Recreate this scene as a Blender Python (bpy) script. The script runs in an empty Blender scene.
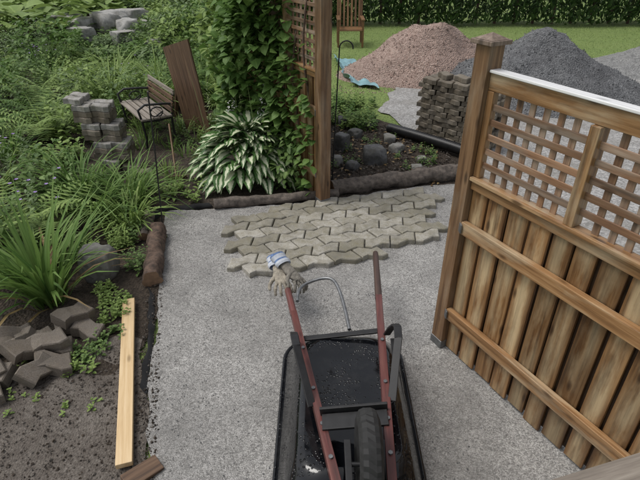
import bpy, math, random
import numpy as np
from mathutils import Vector, Matrix, noise
random.seed(7); R=np.random.default_rng(7)
sc=bpy.context.scene; col=sc.collection
# ------------------------------------------------------------ materials
def newmat(name):
    m=bpy.data.materials.new(name); m.use_nodes=True; nt=m.node_tree
    return m,nt,nt.nodes['Principled BSDF'],nt.nodes['Material Output']
def nd(nt,t,props=None,**inp):
    n=nt.nodes.new(t)
    for k,v in (props or {}).items(): setattr(n,k,v)
    for k,v in inp.items():
        k=k.replace('_',' ')
        s=n.inputs[k]
        if hasattr(v,'is_output') or isinstance(v,bpy.types.NodeSocket): nt.links.new(v,s)
        else: s.default_value=v
    return n
def ramp(nt,fac,stops):
    n=nt.nodes.new('ShaderNodeValToRGB'); e=n.color_ramp.elements
    while len(e)<len(stops): e.new(.5)
    for i,(p,c) in enumerate(stops):
        e[i].position=p; e[i].color=(c[0],c[1],c[2],1)
    nt.links.new(fac,n.inputs[0]); return n.outputs[0]
def mix(nt,f,a,b,bt='MIX'):
    n=nt.nodes.new('ShaderNodeMix'); n.data_type='RGBA'; n.blend_type=bt
    for s,v in ((n.inputs[0],f),(n.inputs[6],a),(n.inputs[7],b)):
        if isinstance(v,bpy.types.NodeSocket): nt.links.new(v,s)
        elif isinstance(v,(int,float)): s.default_value=v
        else: s.default_value=(v[0],v[1],v[2],1)
    return n.outputs[2]
def bump(nt,b,h,strength,dist=.01):
    n=nd(nt,'ShaderNodeBump',Strength=strength,Distance=dist,Height=h)
    nt.links.new(n.outputs[0],b.inputs['Normal'])
def noi(nt,vec,scale,detail=4,rough=.6):
    n=nd(nt,'ShaderNodeTexNoise',Scale=scale,Detail=detail,Roughness=rough)
    if vec: nt.links.new(vec,n.inputs['Vector'])
    return n.outputs['Fac']
def objco(nt): return nt.nodes.new('ShaderNodeTexCoord').outputs['Object']
def granular(name,c1,c2,c3,scale,patch=None,rough=.95,bs=.6,pscale=1.3,bd=.006,nm=.45,lo=.42,hi=.66,wet=None):
    m,nt,b,o=newmat(name); co=objco(nt)
    v=nd(nt,'ShaderNodeTexVoronoi',Scale=scale); nt.links.new(co,v.inputs['Vector'])
    sep=nd(nt,'ShaderNodeSeparateColor'); nt.links.new(v.outputs['Color'],sep.inputs[0])
    base=ramp(nt,sep.outputs[0],[(0,c1),(.5,c2),(1,c3)])
    f=noi(nt,co,scale*.22,5,.7)
    base=mix(nt,nm,base,ramp(nt,f,[(.3,c1),(.7,c3)]))
    b.inputs['Roughness'].default_value=rough
    if patch:
        p=noi(nt,co,pscale,6,.66)
        pf=nd(nt,'ShaderNodeMapRange'); nt.links.new(p,pf.inputs[0]); pf.inputs[1].default_value=lo; pf.inputs[2].default_value=hi
        base=mix(nt,pf.outputs[0],base,mix(nt,.7,base,patch,'MIX'))
        if wet is not None:
            rr=nd(nt,'ShaderNodeMapRange'); nt.links.new(pf.outputs[0],rr.inputs[0]); rr.inputs[3].default_value=rough; rr.inputs[4].default_value=wet
            nt.links.new(rr.outputs[0],b.inputs['Roughness'])
    nt.links.new(base,b.inputs['Base Color'])
    h=nd(nt,'ShaderNodeMath',{'operation':'ADD'}); nt.links.new(v.outputs['Distance'],h.inputs[0]); nt.links.new(noi(nt,co,scale*.15,5,.7),h.inputs[1])
    bump(nt,b,h.outputs[0],bs,bd)
    return m
M_path=granular('fine_gravel',(.1,.096,.09),(.295,.285,.27),(.6,.585,.56),165,(.145,.14,.132),bs=.8,pscale=1.9,bd=.006,nm=.32,rough=.85,wet=.65,lo=.4,hi=.72)
M_drive=granular('driveway_gravel',(.13,.127,.123),(.29,.285,.28),(.52,.51,.5),55,(.2,.19,.17),nm=.3)
M_soil=granular('garden_soil',(.018,.013,.009),(.05,.036,.025),(.095,.072,.053),45,(.03,.022,.015),bs=1,bd=.02)
M_dirt=granular('packed_dirt',(.065,.054,.045),(.135,.115,.097),(.21,.188,.165),75,(.07,.057,.047),bs=.9,pscale=2.8,bd=.01)
M_red=granular('red_gravel',(.2,.13,.105),(.4,.28,.235),(.56,.44,.38),40,(.3,.22,.185),bs=1,bd=.03,nm=.35)
M_grey=granular('dark_gravel',(.06,.062,.066),(.145,.148,.154),(.27,.275,.28),40,(.1,.1,.105),bs=1,bd=.03,nm=.3)
M_pale=granular('pale_gravel',(.14,.14,.14),(.25,.25,.245),(.38,.38,.37),40,bs=1,bd=.03)
M_lawn=granular('lawn_grass_base',(.1,.15,.04),(.16,.235,.06),(.23,.31,.09),25,(.2,.26,.08),bs=1,pscale=.7,bd=.03)
M_rock=granular('rock_stone',(.12,.12,.115),(.22,.215,.205),(.34,.33,.31),28,(.16,.15,.12),rough=.85,bs=.5,pscale=6)
M_rockp=granular('pale_rock_stone',(.2,.2,.195),(.34,.335,.32),(.46,.45,.43),18,(.2,.19,.16),rough=.85,bs=.5,pscale=3)
M_rockd=granular('dark_rock',(.05,.052,.055),(.1,.1,.105),(.17,.17,.17),30,(.07,.065,.05),rough=.8,bs=.5,pscale=6)

def attr(nt,name):
    n=nt.nodes.new('ShaderNodeAttribute'); n.attribute_name=name; return n
def wood(name,cd,cm,cl,rough=.55,worn=None,wornlo=.5,wornhi=.68,bs=.35,grain=26,edge=None):
    m,nt,b,o=newmat(name)
    lc=attr(nt,'lc').outputs['Vector']; rv=attr(nt,'rv').outputs['Fac']
    mp=nd(nt,'ShaderNodeMapping',Scale=(1.3,grain,grain)); nt.links.new(lc,mp.inputs['Vector'])
    f=noi(nt,mp.outputs[0],1.6,6,.65)
    c=ramp(nt,f,[(.3,cd),(.5,cm),(.7,cl)])
    if worn:
        mp2=nd(nt,'ShaderNodeMapping',Scale=(2.6,11,11)); nt.links.new(lc,mp2.inputs['Vector'])
        w=nd(nt,'ShaderNodeMapRange'); nt.links.new(noi(nt,mp2.outputs[0],1.0,5,.6),w.inputs[0])
        w.inputs[1].default_value=wornlo; w.inputs[2].default_value=wornhi
        fac=w.outputs[0]
        if edge:   # stain survives near the board edges, the middle has weathered
            es=attr(nt,'ec').outputs['Fac']
            e=nd(nt,'ShaderNodeMapRange'); nt.links.new(es,e.inputs[0]); e.inputs[1].default_value=.95; e.inputs[2].default_value=.35
            wn=nd(nt,'ShaderNodeMath',{'operation':'MULTIPLY'}); nt.links.new(e.outputs[0],wn.inputs[0]); nt.links.new(w.outputs[0],wn.inputs[1]); fac=wn.outputs[0]
        wc=ramp(nt,f,[(.3,[x*.5 for x in worn]),(.6,worn)])
        c=mix(nt,fac,c,wc)
    mr=nd(nt,'ShaderNodeMapRange'); nt.links.new(rv,mr.inputs[0]); mr.inputs[3].default_value=.6; mr.inputs[4].default_value=1.25
    hs=nd(nt,'ShaderNodeHueSaturation'); nt.links.new(c,hs.inputs['Color']); nt.links.new(mr.outputs[0],hs.inputs['Value'])
    mp3=nd(nt,'ShaderNodeMapping',Scale=(3.2,9,9)); nt.links.new(lc,mp3.inputs['Vector'])
    v=nd(nt,'ShaderNodeTexVoronoi',Scale=1.0); nt.links.new(mp3.outputs[0],v.inputs['Vector'])
    k=nd(nt,'ShaderNodeMapRange'); nt.links.new(v.outputs['Distance'],k.inputs[0]); k.inputs[1].default_value=.07; k.inputs[2].default_value=.16
    k.inputs[3].default_value=.75; k.inputs[4].default_value=0
    c=mix(nt,k.outputs[0],hs.outputs[0],[x*.5 for x in cd])
    nt.links.new(c,b.inputs['Base Color']); b.inputs['Roughness'].default_value=rough
    bump(nt,b,f,bs,.003)
    return m
W_fence=wood('stained_cedar_board',(.06,.027,.01),(.19,.095,.035),(.32,.18,.075),.45,worn=(.48,.36,.21),wornlo=.36,wornhi=.58,edge=True)
W_rail=wood('stained_cedar_rail',(.11,.055,.022),(.25,.135,.058),(.38,.235,.115),.38,worn=(.42,.325,.21),wornlo=.46,wornhi=.68)
W_lath=wood('lattice_wood',(.1,.05,.028),(.22,.12,.066),(.32,.2,.12),.5,worn=(.33,.26,.2),wornlo=.42,wornhi=.65)
W_post=wood('post_wood',(.07,.036,.018),(.175,.098,.049),(.28,.17,.09),.45,worn=(.3,.215,.14),wornlo=.48,wornhi=.73)
W_postcap=wood('weathered_post_cap',(.08,.055,.04),(.17,.125,.095),(.27,.21,.17),.6)
W_pale=wood('new_pine',(.5,.33,.16),(.64,.46,.25),(.74,.57,.35),.6)
W_cap=wood('weathered_cap',(.4,.4,.4),(.6,.6,.6),(.72,.72,.72),.4)
W_grey=wood('grey_weathered_wood',(.13,.11,.09),(.24,.205,.17),(.35,.31,.26),.6)
W_dark=wood('dark_brown_wood',(.045,.025,.015),(.105,.06,.034),(.17,.105,.062),.6)
W_red=wood('red_painted_wood',(.05,.018,.016),(.115,.036,.032),(.17,.068,.055),.4,worn=(.1,.06,.05),wornlo=.5,wornhi=.75)
W_grip=wood('worn_grip_wood',(.04,.025,.02),(.08,.045,.036),(.13,.08,.064),.5)
W_swing=wood('oiled_wood',(.12,.055,.02),(.25,.13,.055),(.36,.21,.1),.5)
def simple(name,c,rough=.5,metal=0,nscale=8,amt=.3,bs=.1,coat=0,bd=.002,rr=.15):
    m,nt,b,o=newmat(name); co=objco(nt)
    f=noi(nt,co,nscale,6,.65)
    nt.links.new(ramp(nt,f,[(.3,[x*(1-amt) for x in c]),(.7,[min(1,x*(1+amt)) for x in c])]),b.inputs['Base Color'])
    r=nd(nt,'ShaderNodeMapRange'); nt.links.new(f,r.inputs[0]); r.inputs[3].default_value=max(.03,rough-rr); r.inputs[4].default_value=min(1,rough+rr)
    nt.links.new(r.outputs[0],b.inputs['Roughness']); b.inputs['Metallic'].default_value=metal
    b.inputs['Coat Weight'].default_value=coat
    bump(nt,b,f,bs,bd); return m
def wetpaint():
    # black enamel with beads of rain water and smears of dust
    m,nt,b,o=newmat('wet_black_enamel'); co=objco(nt)
    v=nd(nt,'ShaderNodeTexVoronoi',Scale=60); nt.links.new(co,v.inputs['Vector'])
    d=nd(nt,'ShaderNodeMapRange'); nt.links.new(v.outputs['Distance'],d.inputs[0]); d.inputs[1].default_value=.1; d.inputs[2].default_value=.36; d.inputs[3].default_value=1; d.inputs[4].default_value=0
    msk=ramp(nt,noi(nt,co,5,4,.6),[(.47,(0,0,0)),(.6,(1,1,1))])
    hm=nd(nt,'ShaderNodeMath',{'operation':'MULTIPLY'}); nt.links.new(d.outputs[0],hm.inputs[0]); nt.links.new(msk,hm.inputs[1])
    big=nd(nt,'ShaderNodeMath',{'operation':'MULTIPLY_ADD'}); nt.links.new(noi(nt,co,3.5,2,.5),big.inputs[0]); big.inputs[1].default_value=2.0; nt.links.new(hm.outputs[0],big.inputs[2])
    du=noi(nt,co,7,7,.7)
    nt.links.new(ramp(nt,du,[(.5,(.004,.0045,.006)),(.78,(.02,.02,.02))]),b.inputs['Base Color'])
    nt.links.new(ramp(nt,du,[(.45,(.04,)*3),(.78,(.22,)*3)]),b.inputs['Roughness'])
    bump(nt,b,big.outputs[0],.8,.005); return m
M_blackpaint=wetpaint()
M_blackmet=simple('black_iron',(.014,.014,.015),.5,0,20,.4,.3)
M_rubber=simple('tyre_rubber',(.018,.018,.018),.75,0,40,.4,.3)
M_galv=simple('galvanised_steel',(.22,.225,.23),.45,.8,30,.3,.2)
M_plastic=simple('black_plastic_pipe',(.012,.012,.013),.4,0,15,.4,.2)
M_fabric=simple('landscape_fabric',(.012,.012,.013),.9,0,60,.5,1)
M_tarp=simple('teal_tarp',(.2,.36,.4),.5,0,9,.25,.6)
M_glove=simple('glove_leather',(.28,.25,.2),.85,0,35,.45,1)
M_gloved=simple('glove_palm_grey',(.18,.165,.14),.85,0,45,.4,1)
M_cuff=simple('glove_cuff_blue',(.1,.16,.3),.85,0,70,.6,.6)
M_cuffw=simple('glove_cuff_white',(.5,.53,.58),.85,0,60,.2,.6)
M_bark=simple('log_bark',(.095,.062,.045),.9,0,22,.7,1,bd=.012); M_bark2=simple('weathered_log',(.115,.095,.08),.9,0,18,.65,1,bd=.014)
M_cut=simple('cut_wood',(.24,.15,.09),.8,0,20,.3,.3)
M_terra=simple('rust_brown',(.1,.05,.035),.8,0,15,.4,.4)
def pavermat(name,c,c2,moss=(.13,.12,.06),dark=.6,rough=.75):
    m,nt,b,o=newmat(name); co=objco(nt); rv=attr(nt,'rv').outputs['Fac']
    f=noi(nt,co,14,6,.7); g=noi(nt,co,150,3,.65); p=noi(nt,co,4.5,6,.72)
    c_=mix(nt,rv,c,c2)
    c_=mix(nt,ramp(nt,f,[(.4,(0,0,0)),(.68,(.7,.7,.7))]),c_,moss)
    c_=mix(nt,.7,c_,ramp(nt,g,[(.3,(.25,.25,.25)),(.7,(1.0,1.0,1.0))]),'MULTIPLY')
    c_=mix(nt,ramp(nt,p,[(.46,(0,0,0)),(.7,(dark,dark,dark))]),c_,[x*.38 for x in c])
    nt.links.new(c_,b.inputs['Base Color']); b.inputs['Roughness'].default_value=rough
    bump(nt,b,g,.6,.004); return m
M_paver=pavermat('concrete_paver',(.29,.27,.215),(.57,.54,.48),(.25,.22,.13),.7,.68)
M_paverold=pavermat('old_concrete_paver',(.2,.168,.13),(.34,.3,.245),(.16,.125,.075))
M_paverheap=pavermat('earthy_concrete_paver',(.21,.177,.145),(.31,.272,.23),(.17,.135,.095))
M_pavertop=pavermat('pale_concrete_paver',(.38,.36,.34),(.5,.48,.46))
def leafmat(name,c1,c2,c3,trans=.3,rough=.55,variegated=False):
    m,nt,b,o=newmat(name)
    uv=nd(nt,'ShaderNodeUVMap',{'uv_map':'rnd'}); s=nd(nt,'ShaderNodeSeparateXYZ'); nt.links.new(uv.outputs[0],s.inputs[0])
    c=ramp(nt,s.outputs[0],[(0,c1),(.5,c2),(1,c3)])
    u2=nd(nt,'ShaderNodeUVMap',{'uv_map':'UVMap'}); t=nd(nt,'ShaderNodeSeparateXYZ'); nt.links.new(u2.outputs[0],t.inputs[0])
    d=nd(nt,'ShaderNodeMath',{'operation':'SUBTRACT'}); nt.links.new(t.outputs[0],d.inputs[0]); d.inputs[1].default_value=.5
    a=nd(nt,'ShaderNodeMath',{'operation':'ABSOLUTE'}); nt.links.new(d.outputs[0],a.inputs[0])
    if variegated:
        n=noi(nt,objco(nt),60,3,.6)
        q=nd(nt,'ShaderNodeMath',{'operation':'MULTIPLY_ADD'}); nt.links.new(n,q.inputs[0]); q.inputs[1].default_value=.34; nt.links.new(a.outputs[0],q.inputs[2])
        r=nd(nt,'ShaderNodeMapRange'); nt.links.new(q.outputs[0],r.inputs[0]); r.inputs[1].default_value=.34; r.inputs[2].default_value=.43
        r.inputs[3].default_value=1; r.inputs[4].default_value=0
        c=mix(nt,r.outputs[0],c,(.7,.74,.52))
    else:
        r=nd(nt,'ShaderNodeMapRange'); nt.links.new(a.outputs[0],r.inputs[0]); r.inputs[1].default_value=.0; r.inputs[2].default_value=.08
        r.inputs[3].default_value=.35; r.inputs[4].default_value=0
        c=mix(nt,r.outputs[0],c,[min(1,x*1.7) for x in c3])
    nt.links.new(c,b.inputs['Base Color']); b.inputs['Roughness'].default_value=rough; b.inputs['Specular IOR Level'].default_value=.28
    if trans>0:
        tr=nt.nodes.new('ShaderNodeBsdfTranslucent'); nt.links.new(c,tr.inputs[0])
        ms=nt.nodes.new('ShaderNodeMixShader'); ms.inputs[0].default_value=trans
        nt.links.new(b.outputs[0],ms.inputs[1]); nt.links.new(tr.outputs[0],ms.inputs[2]); nt.links.new(ms.outputs[0],o.inputs[0])
    return m
L_vine=leafmat('vine_leaf',(.055,.115,.027),(.11,.2,.047),(.185,.29,.08),.3)
L_bush=leafmat('bush_leaf',(.06,.11,.033),(.12,.195,.055),(.19,.28,.088),.2)
L_light=leafmat('light_leaf',(.13,.2,.05),(.205,.3,.08),(.3,.4,.125),.25)
L_blue=leafmat('bluegreen_leaf',(.085,.135,.055),(.14,.205,.085),(.21,.285,.135),.2)
L_blade=leafmat('blade_leaf',(.075,.15,.04),(.145,.245,.06),(.23,.34,.1))
L_hosta=leafmat('hosta_leaf',(.04,.1,.03),(.068,.155,.042),(.105,.2,.055),.2,.45,True)
L_cedar=leafmat('cedar_foliage',(.022,.052,.018),(.05,.095,.03),(.09,.145,.048),0,.65)
L_grass=leafmat('grass_blade',(.12,.18,.05),(.19,.265,.07),(.27,.35,.11),0)
L_dead=leafmat('dry_leaf',(.12,.07,.03),(.2,.13,.06),(.3,.22,.1),0)
L_white=leafmat('pale_flower',(.4,.42,.38),(.52,.52,.5),(.6,.6,.6),0)
L_purple=leafmat('purple_flower',(.2,.12,.35),(.3,.2,.48),(.42,.3,.6),0)
L_stem=leafmat('stem_green',(.12,.16,.06),(.19,.23,.1),(.26,.3,.15),0)
# ------------------------------------------------------------ hard mesh builder
class B:
    def __init__(s): s.v=[];s.f=[];s.lc=[];s.rv=[];s.ec=[];s.m=[];s.mats=[];s.sm=[]
    def mi(s,m):
        if m not in s.mats: s.mats.append(m)
        return s.mats.index(m)
    def add(s,vs,fs,mat,lc=None,rv=None,smooth=False,ec=None):
        o=len(s.v); s.v+= [tuple(x) for x in vs]
        if lc is None: lc=vs
        off=Vector((random.random()*50,random.random()*50,random.random()*50))
        s.lc+=[tuple(Vector(x)+off) for x in lc]
        rv=random.random() if rv is None else rv
        s.rv+=[rv]*len(vs); s.ec+=ec if ec else [1.0]*len(vs); k=s.mi(mat)
        for f in fs: s.f.append(tuple(i+o for i in f)); s.m.append(k); s.sm.append(smooth)
    def box(s,c,size,M=None,mat=None,rv=None):
        M=M or Matrix.Identity(3); c=Vector(c); vs=[];lc=[]
        for x in(-.5,.5):
            for y in(-.5,.5):
                for z in(-.5,.5):
                    l=Vector((x*size[0],y*size[1],z*size[2])); lc.append(l); vs.append(c+M@l)
        s.add(vs,[(0,1,3,2),(4,6,7,5),(0,4,5,1),(2,3,7,6),(0,2,6,4),(1,5,7,3)],mat,lc,rv)
    def frame(s,p0,p1,up):
        p0=Vector(p0);p1=Vector(p1);d=p1-p0;x=d.normalized();y=Vector(up).cross(x)
        if y.length<1e-3: y=Vector((0,1,0)).cross(x)
        y.normalize(); return p0,p1,d.length,x,y,x.cross(y)
    def beam(s,p0,p1,w,h,mat,up=(0,0,1),rv=None):
        p0,p1,L,x,y,z=s.frame(p0,p1,up)
        s.box((p0+p1)/2,(L,w,h),Matrix((x,y,z)).transposed(),mat,rv)
    def plank(s,p0,p1,w,h,mat,up=(0,0,1),rv=None):
        # board split across its width (h axis) so 'ec' is 0 in the middle and 1 at the edges
        p0,p1,L,x,y,z=s.frame(p0,p1,up); hs=(-.5,-.25,0,.25,.5); vs=[];lc=[];ec=[]
        for a in(0,L):
            for yy in(-.5,.5):
                for zz in hs:
                    vs.append(p0+x*a+y*yy*w+z*zz*h); lc.append(Vector((a,yy*w,zz*h))); ec.append(abs(zz)*2)
        fs=[]
        for k in range(4): fs+=[(k,k+1,10+k+1,10+k),(5+k,10+5+k,10+5+k+1,5+k+1)]
        fs+=[(0,10,15,5),(4,9,19,14),(0,5,6,7,8,9,4,3,2,1),(10,11,12,13,14,19,18,17,16,15)]
        s.add(vs,fs,mat,lc,rv,ec=ec)
    def slab(s,a0,a1,b0,b1,t,mat,rv=None):
        # plank given by its two long edges a0-a1 and b0-b1
        a0,a1,b0,b1=map(Vector,(a0,a1,b0,b1)); n=(a1-a0).cross(b0-a0).normalized()*t
        vs=[a0,a1,b1,b0,a0+n,a1+n,b1+n,b0+n]; L=(a1-a0).length; w=(b0-a0).length
        lc=[Vector(q) for q in((0,0,0),(L,0,0),(L,w,0),(0,w,0),(0,0,t),(L,0,t),(L,w,t),(0,w,t))]
        s.add(vs,[(3,2,1,0),(4,5,6,7),(0,1,5,4),(1,2,6,5),(2,3,7,6),(3,0,4,7)],mat,lc,rv)
    def tube(s,pts,r,mat,n=10,cap=True,jit=0,capmat=None,smooth=True):
        pts=[Vector(p) for p in pts]; rs=r if isinstance(r,(list,tuple)) else [r]*len(pts)
        vs=[];lc=[];prev=None;ln=0
        for i,p in enumerate(pts):
            t=(pts[min(i+1,len(pts)-1)]-pts[max(i-1,0)]).normalized()
            if prev is None:
                a=Vector((0,0,1)).cross(t)
                if a.length<.1: a=Vector((1,0,0)).cross(t)
            else: a=prev-t*prev.dot(t)
            a.normalize(); b=t.cross(a); prev=a
            if i: ln+=(p-pts[i-1]).length
            for k in range(n):
                th=2*math.pi*k/n
                rr=rs[i]*(1+jit*noise.noise(Vector((ln*6,math.cos(th)*1.5,math.sin(th)*1.5+pts[0].x*7))))
                vs.append(p+(a*math.cos(th)+b*math.sin(th))*rr); lc.append(Vector((ln,math.cos(th)*rs[i],math.sin(th)*rs[i])))
        fs=[]
        for i in range(len(pts)-1):
            for k in range(n):
                k2=(k+1)%n; fs.append((i*n+k,i*n+k2,(i+1)*n+k2,(i+1)*n+k))
        s.add(vs,fs,mat,lc,smooth=smooth)
        if cap:
            s.add(vs[:n],[tuple(range(n-1,-1,-1))],capmat or mat); s.add(vs[-n:],[tuple(range(n))],capmat or mat)
    def rock(s,c,size,mat,seed=0,sub=3,rot=0,rough=.35):
        import bmesh
        bm=bmesh.new(); bmesh.ops.create_icosphere(bm,subdivisions=sub,radius=1); vs=[]
        cr,sr=math.cos(rot),math.sin(rot)
        for v in bm.verts:
            q=v.co.normalized(); d=1+rough*noise.noise(q*1.2+Vector((seed*3.1,seed,0)))+rough*.45*noise.noise(q*3+Vector((seed,0,seed)))
            q=Vector((max(-.72,min(.72,q.x*d)),max(-.75,min(.75,q.y*d)),max(-.7,min(.7,q.z*d))))
            q+=Vector((1,1,1))*.03*noise.noise(q*6+Vector((seed,0,0)))
            x,y,z=q.x*size[0],q.y*size[1],q.z*size[2]
            vs.append((c[0]+x*cr-y*sr,c[1]+x*sr+y*cr,c[2]+z))
        fs=[tuple(v.index for v in f.verts) for f in bm.faces]; bm.free()
        s.add(vs,fs,mat,smooth=True)
    def obj(s,name,bevel=0):
        me=bpy.data.meshes.new(name); me.from_pydata(s.v,[],s.f)
        for m in s.mats: me.materials.append(m)
        me.polygons.foreach_set('material_index',s.m); me.polygons.foreach_set('use_smooth',s.sm)
        a=me.attributes.new('lc','FLOAT_VECTOR','POINT'); a.data.foreach_set('vector',np.array(s.lc,dtype=np.float32).ravel())
        a=me.attributes.new('rv','FLOAT','POINT'); a.data.foreach_set('value',s.rv)
        a=me.attributes.new('ec','FLOAT','POINT'); a.data.foreach_set('value',s.ec)
        me.update(); ob=bpy.data.objects.new(name,me); col.objects.link(ob)
        if bevel:
            md=ob.modifiers.new('bevel','BEVEL'); md.width=bevel; md.segments=2; md.limit_method='ANGLE'; md.angle_limit=math.radians(40)
        return ob
# ------------------------------------------------------------ leaf mesh builder
P_small=np.array([.3,1,.04]); P_blade=np.array([.8,1,.9,.65,.05]); P_heart=np.array([.35,1,.95,.6,.03]); P_mid=np.array([.2,1,.8,.04])
class Leaf:
    def __init__(s): s.V=[];s.F=[];s.U=[];s.Rr=[];s.M=[];s.n=0;s.mats=[]
    def add(s,P,head,pitch,L,W,droop,prof,mat,fold=.3,roll=0):
        P=np.asarray(P,float); N=len(P); S=len(prof); f=lambda a:np.broadcast_to(np.asarray(a,float),(N,)).copy()
        head,pitch,L,W,droop,roll=map(f,(head,pitch,L,W,droop,roll))
        st=np.linspace(0,1,S); ang=pitch[:,None]-droop[:,None]*st
        dl=(L/(S-1))[:,None]; z0=np.zeros((N,1))
        cx=np.concatenate([z0,np.cumsum((np.cos(ang)*dl)[:,:-1],1)],1); cz=np.concatenate([z0,np.cumsum((np.sin(ang)*dl)[:,:-1],1)],1)
        H=np.stack([np.cos(head),np.sin(head),0*head],1); C=P[:,None,:]+cx[...,None]*H[:,None,:]; C[...,2]+=cz
        sd=np.stack([-np.sin(head)*np.cos(roll),np.cos(head)*np.cos(roll),np.sin(roll)],1)
        w=W[:,None]*prof[None,:]*.5
        l=C+sd[:,None,:]*w[...,None]; r=C-sd[:,None,:]*w[...,None]; l[...,2]+=fold*w; r[...,2]+=fold*w
        V=np.stack([l,C,r],2).reshape(-1,3)
        base=(np.arange(N)*S*3)[:,None,None]; k=(np.arange(S-1)*3)[None,:,None]
        q=[]
        for a in(0,1): q.append(np.concatenate([base+k+a,base+k+a+1,base+k+a+4,base+k+a+3],2))
        F=np.concatenate(q,1).reshape(-1,4)+s.n
        U=np.zeros((N,S,3,2)); U[...,0]=np.array([0,.5,1]); U[...,1]=st[None,:,None]
        rr=np.clip(R.normal(.5,.22,(N,2)),0,1); RR=np.broadcast_to(rr[:,None,None,:],(N,S,3,2))
        if mat not in s.mats: s.mats.append(mat)
        s.V.append(V);s.F.append(F);s.U.append(U.reshape(-1,2));s.Rr.append(RR.reshape(-1,2));s.M.append(np.full(len(F),s.mats.index(mat)));s.n+=len(V)
    def obj(s,name):
        V=np.concatenate(s.V);F=np.concatenate(s.F).astype(np.int32);U=np.concatenate(s.U);Q=np.concatenate(s.Rr);M=np.concatenate(s.M).astype(np.int32)
        V[:,2]=np.maximum(V[:,2],.004)
        me=bpy.data.meshes.new(name); me.vertices.add(len(V)); me.vertices.foreach_set('co',V.astype(np.float32).ravel())
        me.loops.add(F.size); me.loops.foreach_set('vertex_index',F.ravel()); me.polygons.add(len(F)); me.polygons.foreach_set('loop_start',np.arange(0,F.size,4,dtype=np.int32))
        for m in s.mats: me.materials.append(m)
        me.polygons.foreach_set('material_index',M); me.polygons.foreach_set('use_smooth',np.ones(len(F),bool)); me.update(calc_edges=True)
        a=me.uv_layers.new(name='UVMap'); a.data.foreach_set('uv',U[F.ravel()].astype(np.float32).ravel())
        a=me.uv_layers.new(name='rnd'); a.data.foreach_set('uv',Q[F.ravel()].astype(np.float32).ravel())
        ob=bpy.data.objects.new(name,me); col.objects.link(ob); return ob
U_=R.uniform
def bush(lf,c,rad,n,size,mat,asp=.6,low=.0):
    c=np.array(c,float); rad=np.array(rad,float)
    d=R.normal(size=(n,3)); d/=np.linalg.norm(d,axis=1)[:,None]
    lump=np.array([noise.noise(Vector(x)*2.3+Vector((c[0]*3,c[1],c[2]))) for x in d])
    r=(U_(.35,1,n)**.5)*(1+.5*lump); P=c+d*rad*r[:,None]
    k=P[:,2]>low; P=P[k]; d=d[k]; n=len(P)
    head=np.arctan2(d[:,1],d[:,0])+U_(-1,1,n); L=size*U_(.6,1.3,n)
    lf.add(P,head,U_(-.5,.8,n),L,L*asp,U_(.2,1.2,n),P_mid if size>.06 else P_small,mat,.25,U_(-.6,.6,n))
def blades(lf,x,y,n,L,W,mat,spread=.08,p=(.9,1.5),dr=(.5,1.8),z=0):
    a=U_(0,6.283,n); r=spread*np.sqrt(U_(0,1,n)); P=np.stack([x+r*np.cos(a),y+r*np.sin(a),np.full(n,z)],1)
    l=L*U_(.55,1.1,n); lf.add(P,a+U_(-.6,.6,n),U_(p[0],p[1],n),l,W*U_(.7,1.2,n),U_(dr[0],dr[1],n),P_blade,mat,.5)
def weeds(lf,x,y,ns,h,size,mat,spread=.2,per=16,asp=.4):
    for i in range(ns):
        a=random.uniform(0,6.28); r=spread*math.sqrt(random.random()); hh=h*random.uniform(.5,1.1); le=random.uniform(-.25,.25); le2=random.uniform(-.25,.25)
        s=np.linspace(.1,1,per); P=np.stack([x+r*math.cos(a)+le*s*s*hh,y+r*math.sin(a)+le2*s*s*hh,s*hh],1)
        lf.add(P,np.arange(per)*2.4+a,U_(.1,.8,per),size*(1.15-.6*s)*U_(.7,1.2,per),size*asp*(1.15-.5*s),U_(.3,1.1,per),P_mid,mat,.3)
def fern(lf,x,y,nf,L,mat):
    for i in range(nf):
        a=random.uniform(0,6.28); l=L*random.uniform(.7,1.1); p0=random.uniform(1.0,1.4); dr=random.uniform(1.0,1.7); m=16
        s=np.linspace(.12,1,m); an=p0-dr*s; cx=np.cumsum(np.cos(an))*l/m; cz=np.cumsum(np.sin(an))*l/m
        P=np.stack([x+cx*math.cos(a),y+cx*math.sin(a),.02+cz],1); P=np.repeat(P,2,0); sg=np.tile([1.25,-1.25],m)
        lf.add(P,a+sg,.05,np.repeat(.24*l*np.sin(np.pi*(.1+.88*s))+.01,2),.026,.4,P_small,mat,.1)
def flowers(lf,x,y,z,n,spread,size,mat):
    P=np.stack([x+R.normal(0,spread,n),y+R.normal(0,spread,n),z+R.normal(0,spread*.4,n)],1)
    P=np.repeat(P,5,0); lf.add(P,np.tile(np.arange(5)*1.257,n),.3,size,size*.7,.3,P_small,mat,.1)
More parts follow.
